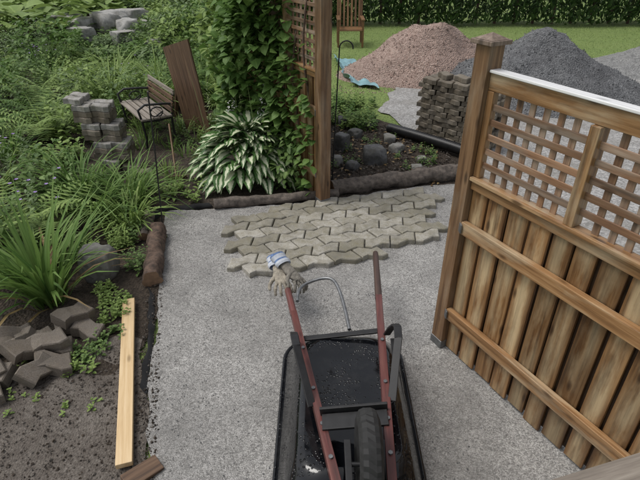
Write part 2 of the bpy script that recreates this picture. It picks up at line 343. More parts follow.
# ------------------------------------------------------------ ground
def patch(name,poly,z,mat,jit=.02,step=.05,rel=.004,cell=.06,seed=0):
    pts=[]
    for i in range(len(poly)):
        a=Vector(poly[i]);b=Vector(poly[(i+1)%len(poly)]); n=max(1,int((b-a).length/step)); nrm=Vector((-(b-a).y,(b-a).x)).normalized()
        for k in range(n):
            p=a.lerp(b,k/n); pts.append(p+nrm*jit*(noise.noise(Vector((p.x*3,p.y*3,seed)))*2+noise.noise(Vector((p.x*14,p.y*14,seed)))*.8))
    import bmesh
    bm=bmesh.new(); vs=[bm.verts.new((p.x,p.y,z)) for p in pts]; f=bm.faces.new(vs)
    bm.normal_update()
    if f.normal.z<0: f.normal_flip()
    xs=[p.x for p in pts]; ys=[p.y for p in pts]
    x=math.floor(min(xs)/cell)*cell
    while x<max(xs):
        bmesh.ops.bisect_plane(bm,geom=bm.verts[:]+bm.edges[:]+bm.faces[:],plane_co=(x+.0013,0,0),plane_no=(1,0,0)); x+=cell
    y=math.floor(min(ys)/cell)*cell
    while y<max(ys):
        bmesh.ops.bisect_plane(bm,geom=bm.verts[:]+bm.edges[:]+bm.faces[:],plane_co=(0,y+.0017,0),plane_no=(0,1,0)); y+=cell
    for v in bm.verts:
        v.co.z+=rel*abs(noise.noise(Vector((v.co.x*4,v.co.y*4,seed)))*1.3+noise.noise(Vector((v.co.x*11,v.co.y*11,seed)))*.6)
    me=bpy.data.meshes.new(name); bm.to_mesh(me); bm.free(); me.materials.append(mat)
    me.polygons.foreach_set('use_smooth',[True]*len(me.polygons))
    ob=bpy.data.objects.new(name,me); col.objects.link(ob); return ob
me=bpy.data.meshes.new('ground'); me.from_pydata([(-300,-300,-.012),(300,-300,-.012),(300,300,-.012),(-300,300,-.012)],[],[(0,1,2,3)]); me.materials.append(M_lawn)
g=bpy.data.objects.new('ground',me); col.objects.link(g)
patch('garden_soil',[(-14,2.3),(-1.35,2.35),(-1.2,2.9),(-1.36,3.4),(-1.55,4.3),(-1.6,4.62),(.1,4.85),(1.75,5.35),(1.85,6.3),(1.2,7.4),(.3,8.3),(-1.5,9.5),(-2,24),(-16,24)],0,M_soil,.03,.12,.03,.25,1)
patch('dirt_path',[(-4,-1),(-.75,-1),(-.9,1.6),(-1.0,1.95),(-1.28,2.7),(-1.5,2.75),(-1.7,2.5),(-2.1,2.3),(-4,2.35)],.005,M_dirt,.03,.06,.012,.1,2)
patch('gravel_path',[(-.78,-1),(3.4,-1),(2.9,0),(2.0,1.8),(1.75,5.3),(1.3,5.28),(0,4.86),(-1.1,4.68),(-1.6,4.62),(-1.52,4.2),(-1.33,3.3),(-1.2,2.8),(-1.08,2.15),(-.92,1.6)],.016,M_path,.022,.035,.012,.08,3)
patch('gravel_driveway',[(3.35,-1),(30,-1),(30,10.2),(8,10.4),(4.5,10.8),(1.4,9.6),(1.0,8.2),(1.3,7.3),(1.95,6.3),(1.8,4.5),(1.95,2.2)],.006,M_drive,.05,.12,.01,.4,4)
def pebbles(name,poly,n,smin,smax,mat,z,mats2=None):
    poly=np.array(poly); x0,y0=poly.min(0); x1,y1=poly.max(0)
    def inside(x,y):
        c=False; j=len(poly)-1
        for i in range(len(poly)):
            if (poly[i][1]>y)!=(poly[j][1]>y) and x<(poly[j][0]-poly[i][0])*(y-poly[i][1])/(poly[j][1]-poly[i][1])+poly[i][0]: c=not c
            j=i
        return c
    b=B(); fs=[(0,2,4),(2,1,4),(1,3,4),(3,0,4),(2,0,5),(1,2,5),(3,1,5),(0,3,5)]
    while n>0:
        x=random.uniform(x0,x1); y=random.uniform(y0,y1)
        if not inside(x,y): continue
        n-=1; s=random.uniform(smin,smax)*(random.random()**2*.7+.5); a=random.uniform(0,3.14); ca,sa=math.cos(a),math.sin(a)
        q=[(1,0,0),(-1,0.1,0),(0.1,.8,0),(0,-.7,.1),(0.1,.1,.6),(0,0,-.6)]
        vs=[(x+s*(p[0]*ca-p[1]*sa),y+s*(p[0]*sa+p[1]*ca),z+s*(.35+p[2])) for p in q]
        b.add(vs,fs,mat if (mats2 is None or random.random()<.6) else mats2)
    return b.obj(name)
gp=[(-.9,1.2),(2.0,1.2),(1.7,2),(1.75,5.2),(0,4.8),(-1.6,4.6),(-1.33,3.3),(-1.15,2.4)]
pebbles('path_pebbles',gp,14000,.002,.006,M_drive,.021,M_grey)
pebbles('soil_crumbs',[(-2.4,1.4),(-.9,1.5),(-1.2,2.6),(-2.4,2.5)],2600,.003,.013,M_dirt,.01,M_soil)
pebbles('mulch_clods',[(.05,5.1),(1.7,5.6),(1.7,6.3),(1.1,7.3),(.2,8)],3500,.006,.024,M_soil,.02,M_dirt)
pebbles('edge_crumbs',[(-1.0,1.5),(-.86,1.6),(-1.05,2.3),(-1.2,2.9),(-1.3,3.4),(-1.42,3.3),(-1.3,2.8),(-1.15,2.2)],900,.004,.012,M_soil,.018,M_dirt)
# ------------------------------------------------------------ pavers
def tri(t): t=t%1; return 4*t if t<.25 else (2-4*t if t<.75 else 4*t-4)
def paver_shape(i,j,a,b_,ax,ay,off=0):
    x0,y0=i*a+off,j*b_; n=4
    ring=[(x0+a*k/n,y0) for k in range(n)]+[(x0+a,y0+b_*k/n) for k in range(n)]+[(x0+a-a*k/n,y0+b_) for k in range(n)]+[(x0,y0+b_-b_*k/n) for k in range(n)]
    return [(x+ax*tri(y/(2*b_)+.25),y+ay*tri((x)/a)) for x,y in ring]
def add_paver(b,pts,M,z0,h,mat,tilt=(0,0),ins=.008,rv=None,gap=.003):
    cx=sum(p[0] for p in pts)/len(pts); cy=sum(p[1] for p in pts)/len(pts)
    def sc_(p,d):
        l=math.hypot(p[0]-cx,p[1]-cy); k=(l-d)/l; return (cx+(p[0]-cx)*k,cy+(p[1]-cy)*k)
    rings=[]
    for d,z in((gap,0),(gap,h-.008),(gap+ins,h)):
        rings.append([M@Vector((sc_(p,d)[0],sc_(p,d)[1],z0+z+(p[0]-cx)*tilt[0]+(p[1]-cy)*tilt[1])) for p in pts])
    n=len(pts); vs=rings[0]+rings[1]+rings[2]; fs=[tuple(range(2*n,3*n)),tuple(range(n-1,-1,-1))]
    for k in(0,1):
        for i in range(n): fs.append((k*n+i,k*n+(i+1)%n,(k+1)*n+(i+1)%n,(k+1)*n+i))
    b.add(vs,fs,mat,rv=rv)
b=B(); th=math.radians(14.5); Mp=Matrix.Translation((-.62,3.42,0))@Matrix.Rotation(th,4,'Z')
A_,B_=.25,.148
for j in range(0,8):
    for i in range(-1,12):
        off=A_*.5*(j%2); x=i*A_+off; y=j*B_
        if x<-.15: continue
        if x>1.62+.5*y/1.1: continue
        if y>1.02+.14*x/1.6: continue
        if j==0 and i>4 : continue
        pts=paver_shape(i,j,A_,B_,.026,.024,off)
        add_paver(b,pts,Mp,.018,.05+random.uniform(-.005,.005),M_paver,(random.uniform(-.03,.03),random.uniform(-.03,.03)),gap=.006)
b.obj('interlocking_pavers')
def lone(b,x,y,z,rot,mat,tx=0,ty=0,a=.225,bb=.135,h=.062,M0=None):
    pts=paver_shape(0,0,a,bb,.018,.018); cx,cy=a/2,bb/2
    pts=[(p[0]-cx,p[1]-cy) for p in pts]
    M=Matrix.Translation((x,y,z))@Matrix.Rotation(rot,4,'Z')@Matrix.Rotation(tx,4,'X')@Matrix.Rotation(ty,4,'Y')
    if M0 is not None: M=M0@M
    add_paver(b,pts,M,0,h,mat)
b=B(); M0=Matrix.Translation((1.36,7.05,0))@Matrix.Rotation(math.radians(-44),4,'Z')
for k in range(12):
    sh=.055*(k%2)
    for i in range(5 if k<11 else 3):
        for j in range(3):
            lone(b,.1+i*.228+sh+random.uniform(-.01,.01),.08+j*.14+random.uniform(-.012,.012),.005+k*.068,random.uniform(-.05,.05),M_paverold,a=.222,bb=.135,M0=M0)
for i in range(3): lone(b,.3+i*.26,.2,.005+12*.068,random.uniform(-.6,.6),M_paverold,M0=M0)
b.obj('paver_stack')
b=B()
for k in range(13):
    st=k//3; bx=-2.38-.09*st; by=5.6+.05*st
    for i in range(2):
        for j in range(2):
            if st==0 and k==2 and i==1: continue
            if k==12 and i==1: continue
            lone(b,bx-.11+i*.21+random.uniform(-.015,.015),by+j*.15+random.uniform(-.01,.01),.005+k*.068,random.uniform(-.12,.12)-.1,M_paverold if k%3!=2 and k<11 else M_pavertop)
lone(b,-2.08,5.36,.01,.5,M_pavertop); lone(b,-1.98,5.22,.01,1.1,M_paverold); lone(b,-2.08,5.42,.075,.3,M_paverold)
b.obj('paver_stack')
b=B()
heap=[(-1.82,2.86,.02,.3,.1,0),(-1.8,2.87,.1,.9,.15,.1),(-1.68,2.8,.02,-.3,0,.15),(-1.82,2.62,.02,.1,.1,0),(-1.84,2.6,.095,.5,.15,-.1),(-1.86,2.4,.05,1.2,.7,0),(-1.78,2.46,.03,.2,.1,.25),
(-2.08,2.64,.07,1.3,1.1,.2),(-2.16,2.76,.05,.4,.9,0),(-2.25,2.62,.03,.8,.1,.1),(-2.1,2.4,.03,-.3,.2,0),(-2.16,2.36,.1,.5,.5,.1),(-2.1,2.2,.02,.4,.1,.1),(-2.26,2.15,.03,1.0,.2,.2),(-1.98,2.52,.1,.8,.3,.3),(-2.3,2.43,.1,.2,.2,.3),(-2.3,2.28,.1,1.4,.6,.2),(-2.0,2.7,.02,.6,.2,.1)]
for h in heap: lone(b,h[0],h[1]-.06,h[2],h[3],M_paverheap,h[4],h[5],.225,.14,.085)
b.obj('loose_paver_heap')
b=B(); b.beam((-1.02,1.56,.05),(-.88,1.7,.03),.1,.03,W_dark,up=(.2,0,1),rv=.9); b.obj('wood_offcut',.003)
# ------------------------------------------------------------ rocks, logs, edging
b=B(); b.rock((-1.87,3.5,.13),(.18,.16,.19),M_rock,3,4,0,.2); b.obj('boulder')
for i,(x,y,sx,sy,sz,m) in enumerate([(.7,6.0,.2,.17,.17,M_rockd),(1.03,6.35,.13,.1,.09,M_rock),(.98,6.75,.14,.1,.08,M_rock),(.5,6.9,.12,.1,.1,M_rockd),(1.3,6.0,.08,.07,.06,M_rock),(.4,5.75,.1,.09,.09,M_rockd),(.35,7.4,.13,.1,.12,M_rockd),(.3,6.4,.12,.1,.2,M_rockd),(1.2,5.75,.09,.07,.05,M_rock),(.75,7.3,.1,.1,.08,M_rockd),(.22,5.9,.09,.08,.1,M_rock)]):
    b=B(); b.rock((x,y,sz*.45),(sx,sy,sz),m,i+10,3,i*.8,.5); b.obj('garden_rock')
for i,(x,y,s) in enumerate([(-6.6,14.8,.5),(-5.9,15.2,.6),(-5.2,14.6,.5),(-6.2,13.9,.4),(-5.5,15.8,.6),(-4.7,15,.45),(-7.2,15.4,.5),(-4.9,13.4,.4),(-3.9,12.5,.35)]):
    b=B(); b.rock((x,y,s*.55),(s,s*.8,s*.75),M_rockp,i+30,3,i,.7); b.obj('rockery_stone')
def log(name,p0,p1,r,mat,jit=.35):
    b=B(); p0=Vector(p0);p1=Vector(p1); n=30
    pts=[p0.lerp(p1,i/n)+Vector((0,.03*noise.noise(Vector((i*.25,p0.x,0))),.02*noise.noise(Vector((i*.22,2,p0.y))))) for i in range(n+1)]
    b.tube(pts,[r*(1+.14*noise.noise(Vector((i*.5,r*30,1)))) for i in range(n+1)],mat,18,True,jit,M_cut); return b.obj(name)
log('edging_log',(-1.12,4.7,.06),(.2,4.98,.06),.055,M_bark2)
log('edging_log',(.12,5.05,.08),(1.72,5.52,.09),.088,M_bark2)
log('edging_log',(-1.56,4.15,.08),(-1.38,3.34,.07),.08,M_bark)
log('edging_log',(-1.74,4.5,.05),(-1.66,4.05,.06),.05,M_bark2)
def ribbon(name,pts,h,mat):
    b=B(); vs=[];fs=[]; P=[]
    for i in range(len(pts)-1):
        for k in range(12): P.append(Vector(pts[i]).lerp(Vector(pts[i+1]),k/12))
    P.append(Vector(pts[-1]))
    for i,p in enumerate(P):
        n=noise.noise(Vector((p.x*9,p.y*9,0))); n2=noise.noise(Vector((p.x*5,p.y*5,4)))
        vs+=[(p.x+.02*n,p.y+.03*n2,.012),(p.x-.015+.03*n2,p.y+.03*n,h*(.6+.7*n)),(p.x-.05+.03*n,p.y+.03+.04*n2,h*(.5+.6*n2)+.02)]
    for i in range(len(P)-1): fs+=[(i*3,i*3+3,i*3+4,i*3+1),(i*3+1,i*3+4,i*3+5,i*3+2)]
    b.add(vs,fs,mat,smooth=True); return b.obj(name)
ribbon('landscape_fabric_edging',[(-1.13,4.72,0),(-1.35,4.68,0),(-1.6,4.66,0),(-1.68,4.45,0)],.07,M_fabric)
ribbon('landscape_fabric_edging',[(-1.35,3.25,0),(-1.24,2.9,0),(-1.16,2.5,0),(-1.09,2.2,0)],.045,M_fabric)
b=B(); p0=Vector((1.0,7.02,.1)); p1=Vector((1.98,5.92,.12)); n=80
pts=[p0.lerp(p1,i/n)+Vector((.05*math.sin(i/n*3),0,0)) for i in range(n+1)]
b.tube(pts,[.075 if i%2 else .066 for i in range(n+1)],M_plastic,14,False); b.obj('drain_pipe')
b=B(); b.beam((-1.5,3.1,.045),(-1.06,1.67,.045),.088,.036,W_pale,rv=.6); b.obj('pine_board',.003)
b=B(); b.tube([(-1.53,4.2,0),(-1.46,4.19,.9),(-1.43,4.18,1.38)],.007,M_blackmet,8); b.obj('metal_stake')
b=B(); b.tube([(-1.86,6.0,.5),(-1.72,5.5,.03)],.012,W_rail,8); b.box((-1.71,5.47,.03),(.24,.025,.03),Matrix.Rotation(.2,3,'Z'),M_terra)
for i in range(8): b.box((-1.82+i*.032,5.45+i*.007,.02),(.008,.01,.05),None,M_terra)
b.obj('garden_rake')
# ------------------------------------------------------------ fences with lattice
def fence(name,P0,D,length,face,ztop=1.9,zl=1.29,posts=(0,),mull=(),rails=(1.0,.34),zbot=.035,caph=2.03,cell=.08,pw=.1):
    b=B(); D=Vector((D[0],D[1],0)).normalized(); Nn=Vector((face[0],face[1],0)); Z=Vector((0,0,1)); O=Vector((P0[0],P0[1],0))
    W=lambda s,n,z:O+D*s+Nn*n+Z*z
    for s in posts:
        b.beam(W(s,0,.06),W(s,0,caph),pw,pw,W_post,up=D,rv=.6)
        b.beam(W(s,0,.0),W(s,0,.085),pw+.008,pw+.008,M_galv,up=D)
        b.beam(W(s,0,caph),W(s,0,caph+.022),pw+.045,pw+.045,W_postcap,up=D,rv=.7)
        q=pw*.5+.012; t=caph+.023
        vs=[W(s-q,-q,t),W(s+q,-q,t),W(s+q,q,t),W(s-q,q,t),W(s,0,t+.03)]
        b.add(vs,[(0,1,4),(1,2,4),(2,3,4),(3,0,4),(3,2,1,0)],W_postcap,[Vector((v.z,v.x,v.y)) for v in vs],rv=.8)
    s0=pw/2+.002; s1=length
    b.beam(W(s0,0,ztop+.008),W(s1,0,ztop+.008),.066,.014,W_cap)
    b.beam(W(s0,0,ztop-.045),W(s1,0,ztop-.045),.042,.086,W_rail,rv=.6)
    b.beam(W(s0,0,zl),W(s1,0,zl),.05,.08,W_rail,rv=.7)
    b.beam(W(s0+.001,.036,zl+.03),W(s1,.036,zl+.03),.022,.022,W_rail,rv=.9)
    edges=[s0]+[m for m in mull]+[s1]
    for m in mull: b.beam(W(m,.004,zl+.041),W(m,.004,ztop-.09),.07,.05,W_rail,up=D,rv=.6)
    b.beam(W(s0+.022,.002,zl+.041),W(s0+.022,.002,ztop-.09),.04,.044,W_rail,up=D,rv=.6)
    for a,c in zip(edges[:-1],edges[1:]):
        a+=.036;c-=.036; n=max(1,round((c-a)/cell))
        for i in range(1,n):
            s=a+(c-a)*i/n; b.beam(W(s,-.006,zl+.03),W(s+random.uniform(-.003,.003),-.006,ztop-.07),.036,.009,W_lath,up=Nn)
        nz=round((ztop-.09-zl-.04)/cell)
        for i in range(1,nz):
            z=zl+.04+(ztop-.13-zl)*i/nz; b.beam(W(a-.03,.006,z),W(c+.03,.006,z+random.uniform(-.003,.003)),.009,.036,W_lath)
    s=s0+.004
    while s<s1-.05:
        w=random.choice((.112,.122,.128)); e=min(s+w,s1)
        nn=-.004+random.uniform(-.002,.002); z0=zbot+random.uniform(-.012,.012); lean=random.uniform(-.003,.003)
        b.plank(W((s+e)/2+lean,nn,z0),W((s+e)/2,nn,zl-.041),.019,e-s,W_fence,up=D)
        s+=w+random.uniform(.014,.024)
    s=s0+.06
    while s<s1-.1:
        b.beam(W(s,-.036,zbot+.01),W(s,-.036,zl-.045),.13,.017,W_dark,up=Nn,rv=.2); s+=.142
    for i,z in enumerate(rails):
        b.beam(W(s0,.031,z),W(s1,.031,z),.04,.082,W_rail,rv=.95-.1*i)
        b.beam(W(s0+.002,.054,z-.03),W(s0+.002,.054,z+.03),.01,.04,M_galv)
    return b.obj(name,.003)
D1=Vector((.48,-.877)).normalized(); N1=(-.877,-.48)
fence('wooden_lattice_fence',(.86,2.66),D1,2.55,N1,posts=(0,2.6),mull=(.69,1.32,1.95))
fence('wooden_lattice_fence',(.03,4.82),(-.5,.866),2.2,(-.866,-.5),ztop=2.2,zl=1.36,caph=2.35,posts=(0,2.25),mull=(.72,1.45),pw=.115)
b=B(); pts=[(.14,5.35,0),(.2,5.4,1.5)]+[(.2+.07-.07*math.cos(a),5.4,1.5+.07*math.sin(a)) for a in np.linspace(.3,3.3,9)]
b.tube(pts,.007,M_blackmet,8); b.obj('plant_hook_pole')
b=B(); O=Vector((.78,14.1,0)); w=.62
for sx in(-1,1):
    x=O.x+sx*w/2
    b.beam((x,O.y-.5,0),(x,O.y-.5,.62),.05,.05,W_swing); b.beam((x,O.y+.1,0),(x,O.y+.32,1.2),.05,.05,W_swing)
    b.beam((x,O.y-.55,.65),(x,O.y+.25,.65),.09,.03,W_swing); b.beam((x,O.y-.5,.36),(x,O.y+.15,.32),.03,.07,W_swing)
for i in range(7): b.beam((O.x-w/2,O.y-.5+i*.1,.4),(O.x+w/2,O.y-.5+i*.1,.4),.07,.02,W_swing)
for i in range(6):
    x=O.x-w/2+.06+i*(w-.12)/5; b.beam((x,O.y+.09,.42),(x,O.y+.28,1.15),.05,.02,W_swing,up=(0,1,0))
b.beam((O.x-w/2,O.y+.3,1.18),(O.x+w/2,O.y+.3,1.18),.03,.1,W_swing); b.obj('wooden_garden_chair')
b=B(); BM=Matrix.Translation((-2.42,6.9,0))@Matrix.Rotation(math.radians(-56),4,'Z')@Matrix.Scale(.95,4)
T=lambda x,y,z:BM@Vector((x,y,z))
for x in(-.5,.5):
    b.tube([T(x,-.22,0),T(x,-.2,.2),T(x,-.22,.42)],.016,M_blackmet,8); b.tube([T(x,.28,0),T(x,.2,.2),T(x,.2,.42),T(x,.27,.78)],.016,M_blackmet,8)
    b.tube([T(x,-.22,.42),T(x,0,.4),T(x,.2,.42)],.016,M_blackmet,8)
    b.tube([T(x,-.22,.42),T(x,-.25,.58),T(x,-.15,.64),T(x,.1,.62),T(x,.23,.6)],.016,M_blackmet,8)
    b.tube([T(x,-.1,.42)]+[T(x,-.0+.09*math.cos(a),.52+.07*math.sin(a)) for a in np.linspace(0,6,9)],.009,M_blackmet,6)
for i in range(5): b.beam(T(-.55,-.2+i*.09,.445),T(.55,-.2+i*.09,.445),.07,.022,W_grey)
for i in range(4): b.beam(T(-.55,.205+.018*i,.52+i*.08),T(.55,.205+.018*i,.52+i*.08),.022,.055,W_dark if i<3 else W_grey)
b.obj('garden_bench')
# leaning brown boards
b=B(); B0,B1,T0,T1=Vector((-2.02,7.3,0)),Vector((-1.56,6.95,0)),Vector((-2.24,7.5,1.12)),Vector((-1.8,7.2,1.28))
for i in range(3):
    a,c=i/3+.004,(i+1)/3-.004
    b.slab(B0.lerp(B1,a),T0.lerp(T1,a),B0.lerp(B1,c),T0.lerp(T1,c),.024,W_dark,rv=(.95,.7,.85)[i])
nrm=(T0-B0).cross(B1-B0).normalized()
b.beam((-2.3,7.85,0),(-2.04,7.5,1.05),.05,.05,W_dark)
b.obj('leaning_boards')
b=B(); b.beam((.66,.88,.98),(1.72,1.19,.98),.13,.036,W_grey,rv=.45); b.beam((.72,.85,.86),(1.7,1.14,.86),.036,.09,W_grey)
b.beam((1.64,1.11,0),(1.64,1.11,.94),.09,.09,W_grey); b.beam((.78,.84,0),(.78,.84,.94),.09,.09,W_grey)
b.obj('deck_handrail',.004)
# ------------------------------------------------------------ piles
def pile(name,cx,cy,rx,ry,h,mat,seed,flat=.0,stones=0):
    b=B(); nr=46; na=110; vs=[];fs=[]
    for i in range(nr+1):
        r=i/nr
        for k in range(na):
            a=2*math.pi*k/na; wob=1+.16*noise.noise(Vector((math.cos(a)*1.3,math.sin(a)*1.3,seed)))
            x=cx+rx*r*wob*math.cos(a); y=cy+ry*r*wob*math.sin(a)
            z=h*max(0,(1-max(0,(r-flat)/(1-flat))))**1.08
            z=z if r>.12 else z-h*.2*(.12-r)
            z+=(.16*noise.noise(Vector((x*1.3,y*1.3,seed)))+.06*noise.noise(Vector((x*4,y*4,seed)))+.015*noise.noise(Vector((x*13,y*13,seed))))*min(1,3*(1-r))
            vs.append((x,y,z+.004-.02*(r>.99)))
    for i in range(nr):
        for k in range(na):
            k2=(k+1)%na; fs.append((i*na+k,(i+1)*na+k,(i+1)*na+k2,i*na+k2))
    b.add(vs,fs,mat,smooth=True)
    tf=[(0,2,4),(2,1,4),(1,3,4),(3,0,4)]
    for _ in range(stones):
        p=Vector(vs[int(len(vs)*math.sqrt(random.random()))-1]) if random.random()<.85 else Vector((cx+rx*1.1*random.uniform(-1,1),cy-ry*random.uniform(.7,1.15),0))
        p+=Vector((random.uniform(-.05,.05),random.uniform(-.05,.05),0)); s=random.uniform(.01,.022)
        b.add([p+Vector((s,0,-s)),p+Vector((-s,0,-s)),p+Vector((0,s,-s)),p+Vector((0,-s,-s)),p+Vector((0,0,s*.7))],tf,mat)
    return b.obj(name)
pile('red_gravel_pile',2.25,10.8,1.85,1.35,.95,M_red,1,.22,2500)
pile('dark_gravel_pile',4.0,9.5,2.15,1.8,1.06,M_grey,5,.03,2500)
pile('pale_gravel_pile',7.4,11.2,1.8,1.2,.6,M_pale,9)
b=B(); vs=[];fs=[];n=30
for i in range(n):
    for j in range(n):
        x=.55+.55*i/(n-1)+.1*noise.noise(Vector((j*.2,i*.1,0)))-.25*j/(n-1); y=9.75+2.4*j/(n-1)-.3*i/n; vs.append((x,y,.03+.09*abs(noise.noise(Vector((x*4,y*3,2))))+(.08 if i<2 else 0)))
for i in range(n-1):
    for j in range(n-1): fs.append((i*n+j,(i+1)*n+j,(i+1)*n+j+1,i*n+j+1))
b.add(vs,fs,M_tarp,smooth=True); b.obj('tarp')
# ------------------------------------------------------------ upside-down wheelbarrow
b=B()
def rrect(cx,cy,hx,hy,r,n=8):
    pts=[]
    for qx,qy,a0 in((1,1,0),(-1,1,90),(-1,-1,180),(1,-1,270)):
        for k in range(n+1):
            a=math.radians(a0+90*k/n); pts.append((cx+qx*(hx-r)+r*math.cos(a),cy+qy*(hy-r)+r*math.sin(a)))
    return pts
sections=[((.155,1.86),(.385,.77),.17,.035,.045),((.155,1.86),(.395,.78),.18,.045,.055),((.155,1.86),(.375,.755),.17,.07,.08),((.155,1.865),(.33,.66),.16,.19,.24),((.158,1.87),(.285,.53),.15,.285,.4),((.158,1.87),(.265,.50),.14,.305,.43),((.158,1.87),(.235,.465),.13,.315,.445),((.158,1.87),(.215,.44),.12,.306,.435),((.158,1.87),(.1,.25),.08,.308,.43)]
rings=[]
for (c,hh,r,zr,zf) in sections:
    ring=[]
    for x,y in rrect(c[0],c[1],hh[0],hh[1],r):
        t=(2.63-y)/1.5; ring.append(Vector((x,y,zr+(zf-zr)*t)))
    rings.append(ring)
n=len(rings[0]); vs=[v for r in rings for v in r]; fs=[]
for k in range(len(rings)-1):
    for i in range(n): fs.append((k*n+i,k*n+(i+1)%n,(k+1)*n+(i+1)%n,(k+1)*n+i))
fs.append(tuple(range((len(rings)-1)*n,len(rings)*n)))
b.add(vs,fs,M_blackpaint,smooth=True)
rim=rings[1]+[rings[1][0]]; b.tube(rim,.012,M_blackpaint,8,False)
hl0=Vector((-.29,3.22,.24)); hl1=Vector((.085,1.2,.50)); hr0=Vector((.44,3.33,.34)); hr1=Vector((.3,1.2,.52))
for p,q in((hl0,hl1),(hr0,hr1)):
    m=p.lerp(q,.3); b.beam(m,q,.042,.052,W_red,rv=.7)
    b.tube([p,p.lerp(q,.02),p.lerp(q,.15),p.lerp(q,.31)],[.02,.023,.023,.025],W_red if p is hl0 else W_grip,12)
def leg(h0,h1,out):
    P=lambda y,dz,o:(lambda t:h0.lerp(h1,t)+Vector((out*o,0,dz)))((h0.y-y)/(h0.y-h1.y))
    L=[P(2.26,.02,.03),P(2.2,.12,.045),P(2.13,.2,.06),P(2.08,.225,.065),P(2.0,.215,.065),P(1.93,.16,.055),P(1.74,.02,.03)]
    for a,c in zip(L[:-1],L[1:]): b.beam(a,c+(c-a)*.06,.042,.012,M_blackmet,up=(0,.4,1))
    b.beam(P(2.1,.12,.05),P(1.91,.12,.05),.03,.01,M_blackmet)
leg(hl0,hl1,-1); leg(hr0,hr1,1)
lp=lambda h0,h1,y,dz=0:h0.lerp(h1,(h0.y-y)/(h0.y-h1.y))+Vector((0,0,dz))
b.beam(lp(hl0,hl1,2.36,-.03),lp(hr0,hr1,2.36,-.03),.04,.012,M_blackmet)
b.beam(lp(hl0,hl1,1.6,.035),lp(hr0,hr1,1.6,.035),.09,.016,M_blackmet)
b.beam(lp(hl0,hl1,1.66,.05),lp(hr0,hr1,1.66,.05),.016,.05,M_blackmet)
b.beam(lp(hl0,hl1,1.22,.03),lp(hr0,hr1,1.22,.03),.05,.03,M_blackmet)
for (h0,h1) in ((hl0,hl1),(hr0,hr1)):
    for y in (2.2,1.85,1.6,1.4): b.tube([lp(h0,h1,y,.026),lp(h0,h1,y,.036)],.011,M_galv,6)
cp=[(-.16,2.78,.29),(-.15,2.9,.3),(-.09,2.97,.31),(.02,3.0,.33),(.09,2.97,.34),(.13,2.87,.34),(.165,2.68,.33),(.19,2.45,.32)]
cs=[]
for i in range(len(cp)-1):
    p=[Vector(cp[max(0,min(len(cp)-1,i+k))]) for k in(-1,0,1,2)]
    for t in (0,.25,.5,.75): cs.append(.5*((2*p[1])+(p[2]-p[0])*t+(2*p[0]-5*p[1]+4*p[2]-p[3])*t*t+(3*p[1]-p[0]-3*p[2]+p[3])*t**3))
b.tube(cs+[Vector(cp[-1])],.012,M_galv,10)
wc=Vector((.21,1.36,.56))
prof=[(.1,-.032),(.13,-.046),(.165,-.05),(.19,-.036),(.198,-.016),(.198,.016),(.19,.036),(.165,.05),(.13,.046),(.1,.032)]
na=56; vs=[]; fs=[]
for k in range(na):
    a=2*math.pi*k/na
    for idx,(r,x) in enumerate(prof):
        rr=r+(.007 if ((k+(idx>4))%2 and 2<idx<7) else 0); vs.append(wc+Vector((x,rr*math.cos(a),rr*math.sin(a))))
m_=len(prof)
for k in range(na):
    k2=(k+1)%na
    for i in range(m_-1): fs.append((k*m_+i,k2*m_+i,k2*m_+i+1,k*m_+i+1))
b.add(vs,fs,M_rubber)
for sx in(-1,1):
    vs=[wc+Vector((sx*.02,0,0))]+[wc+Vector((sx*.032,.105*math.cos(2*math.pi*k/24),.105*math.sin(2*math.pi*k/24))) for k in range(24)]
    b.add(vs,[(0,1+k,1+(k+1)%24) for k in range(24)],M_blackmet,smooth=True)
b.tube([wc+Vector((-.1,0,-.05)),wc+Vector((.1,0,-.05))],.01,M_blackmet,10)
for sx in(-1,1):
    b.beam(wc+Vector((sx*.085,.12,-.06)),wc+Vector((sx*.085,-.12,-.06)),.03,.04,M_blackmet)
b.obj('wheelbarrow',.0025)
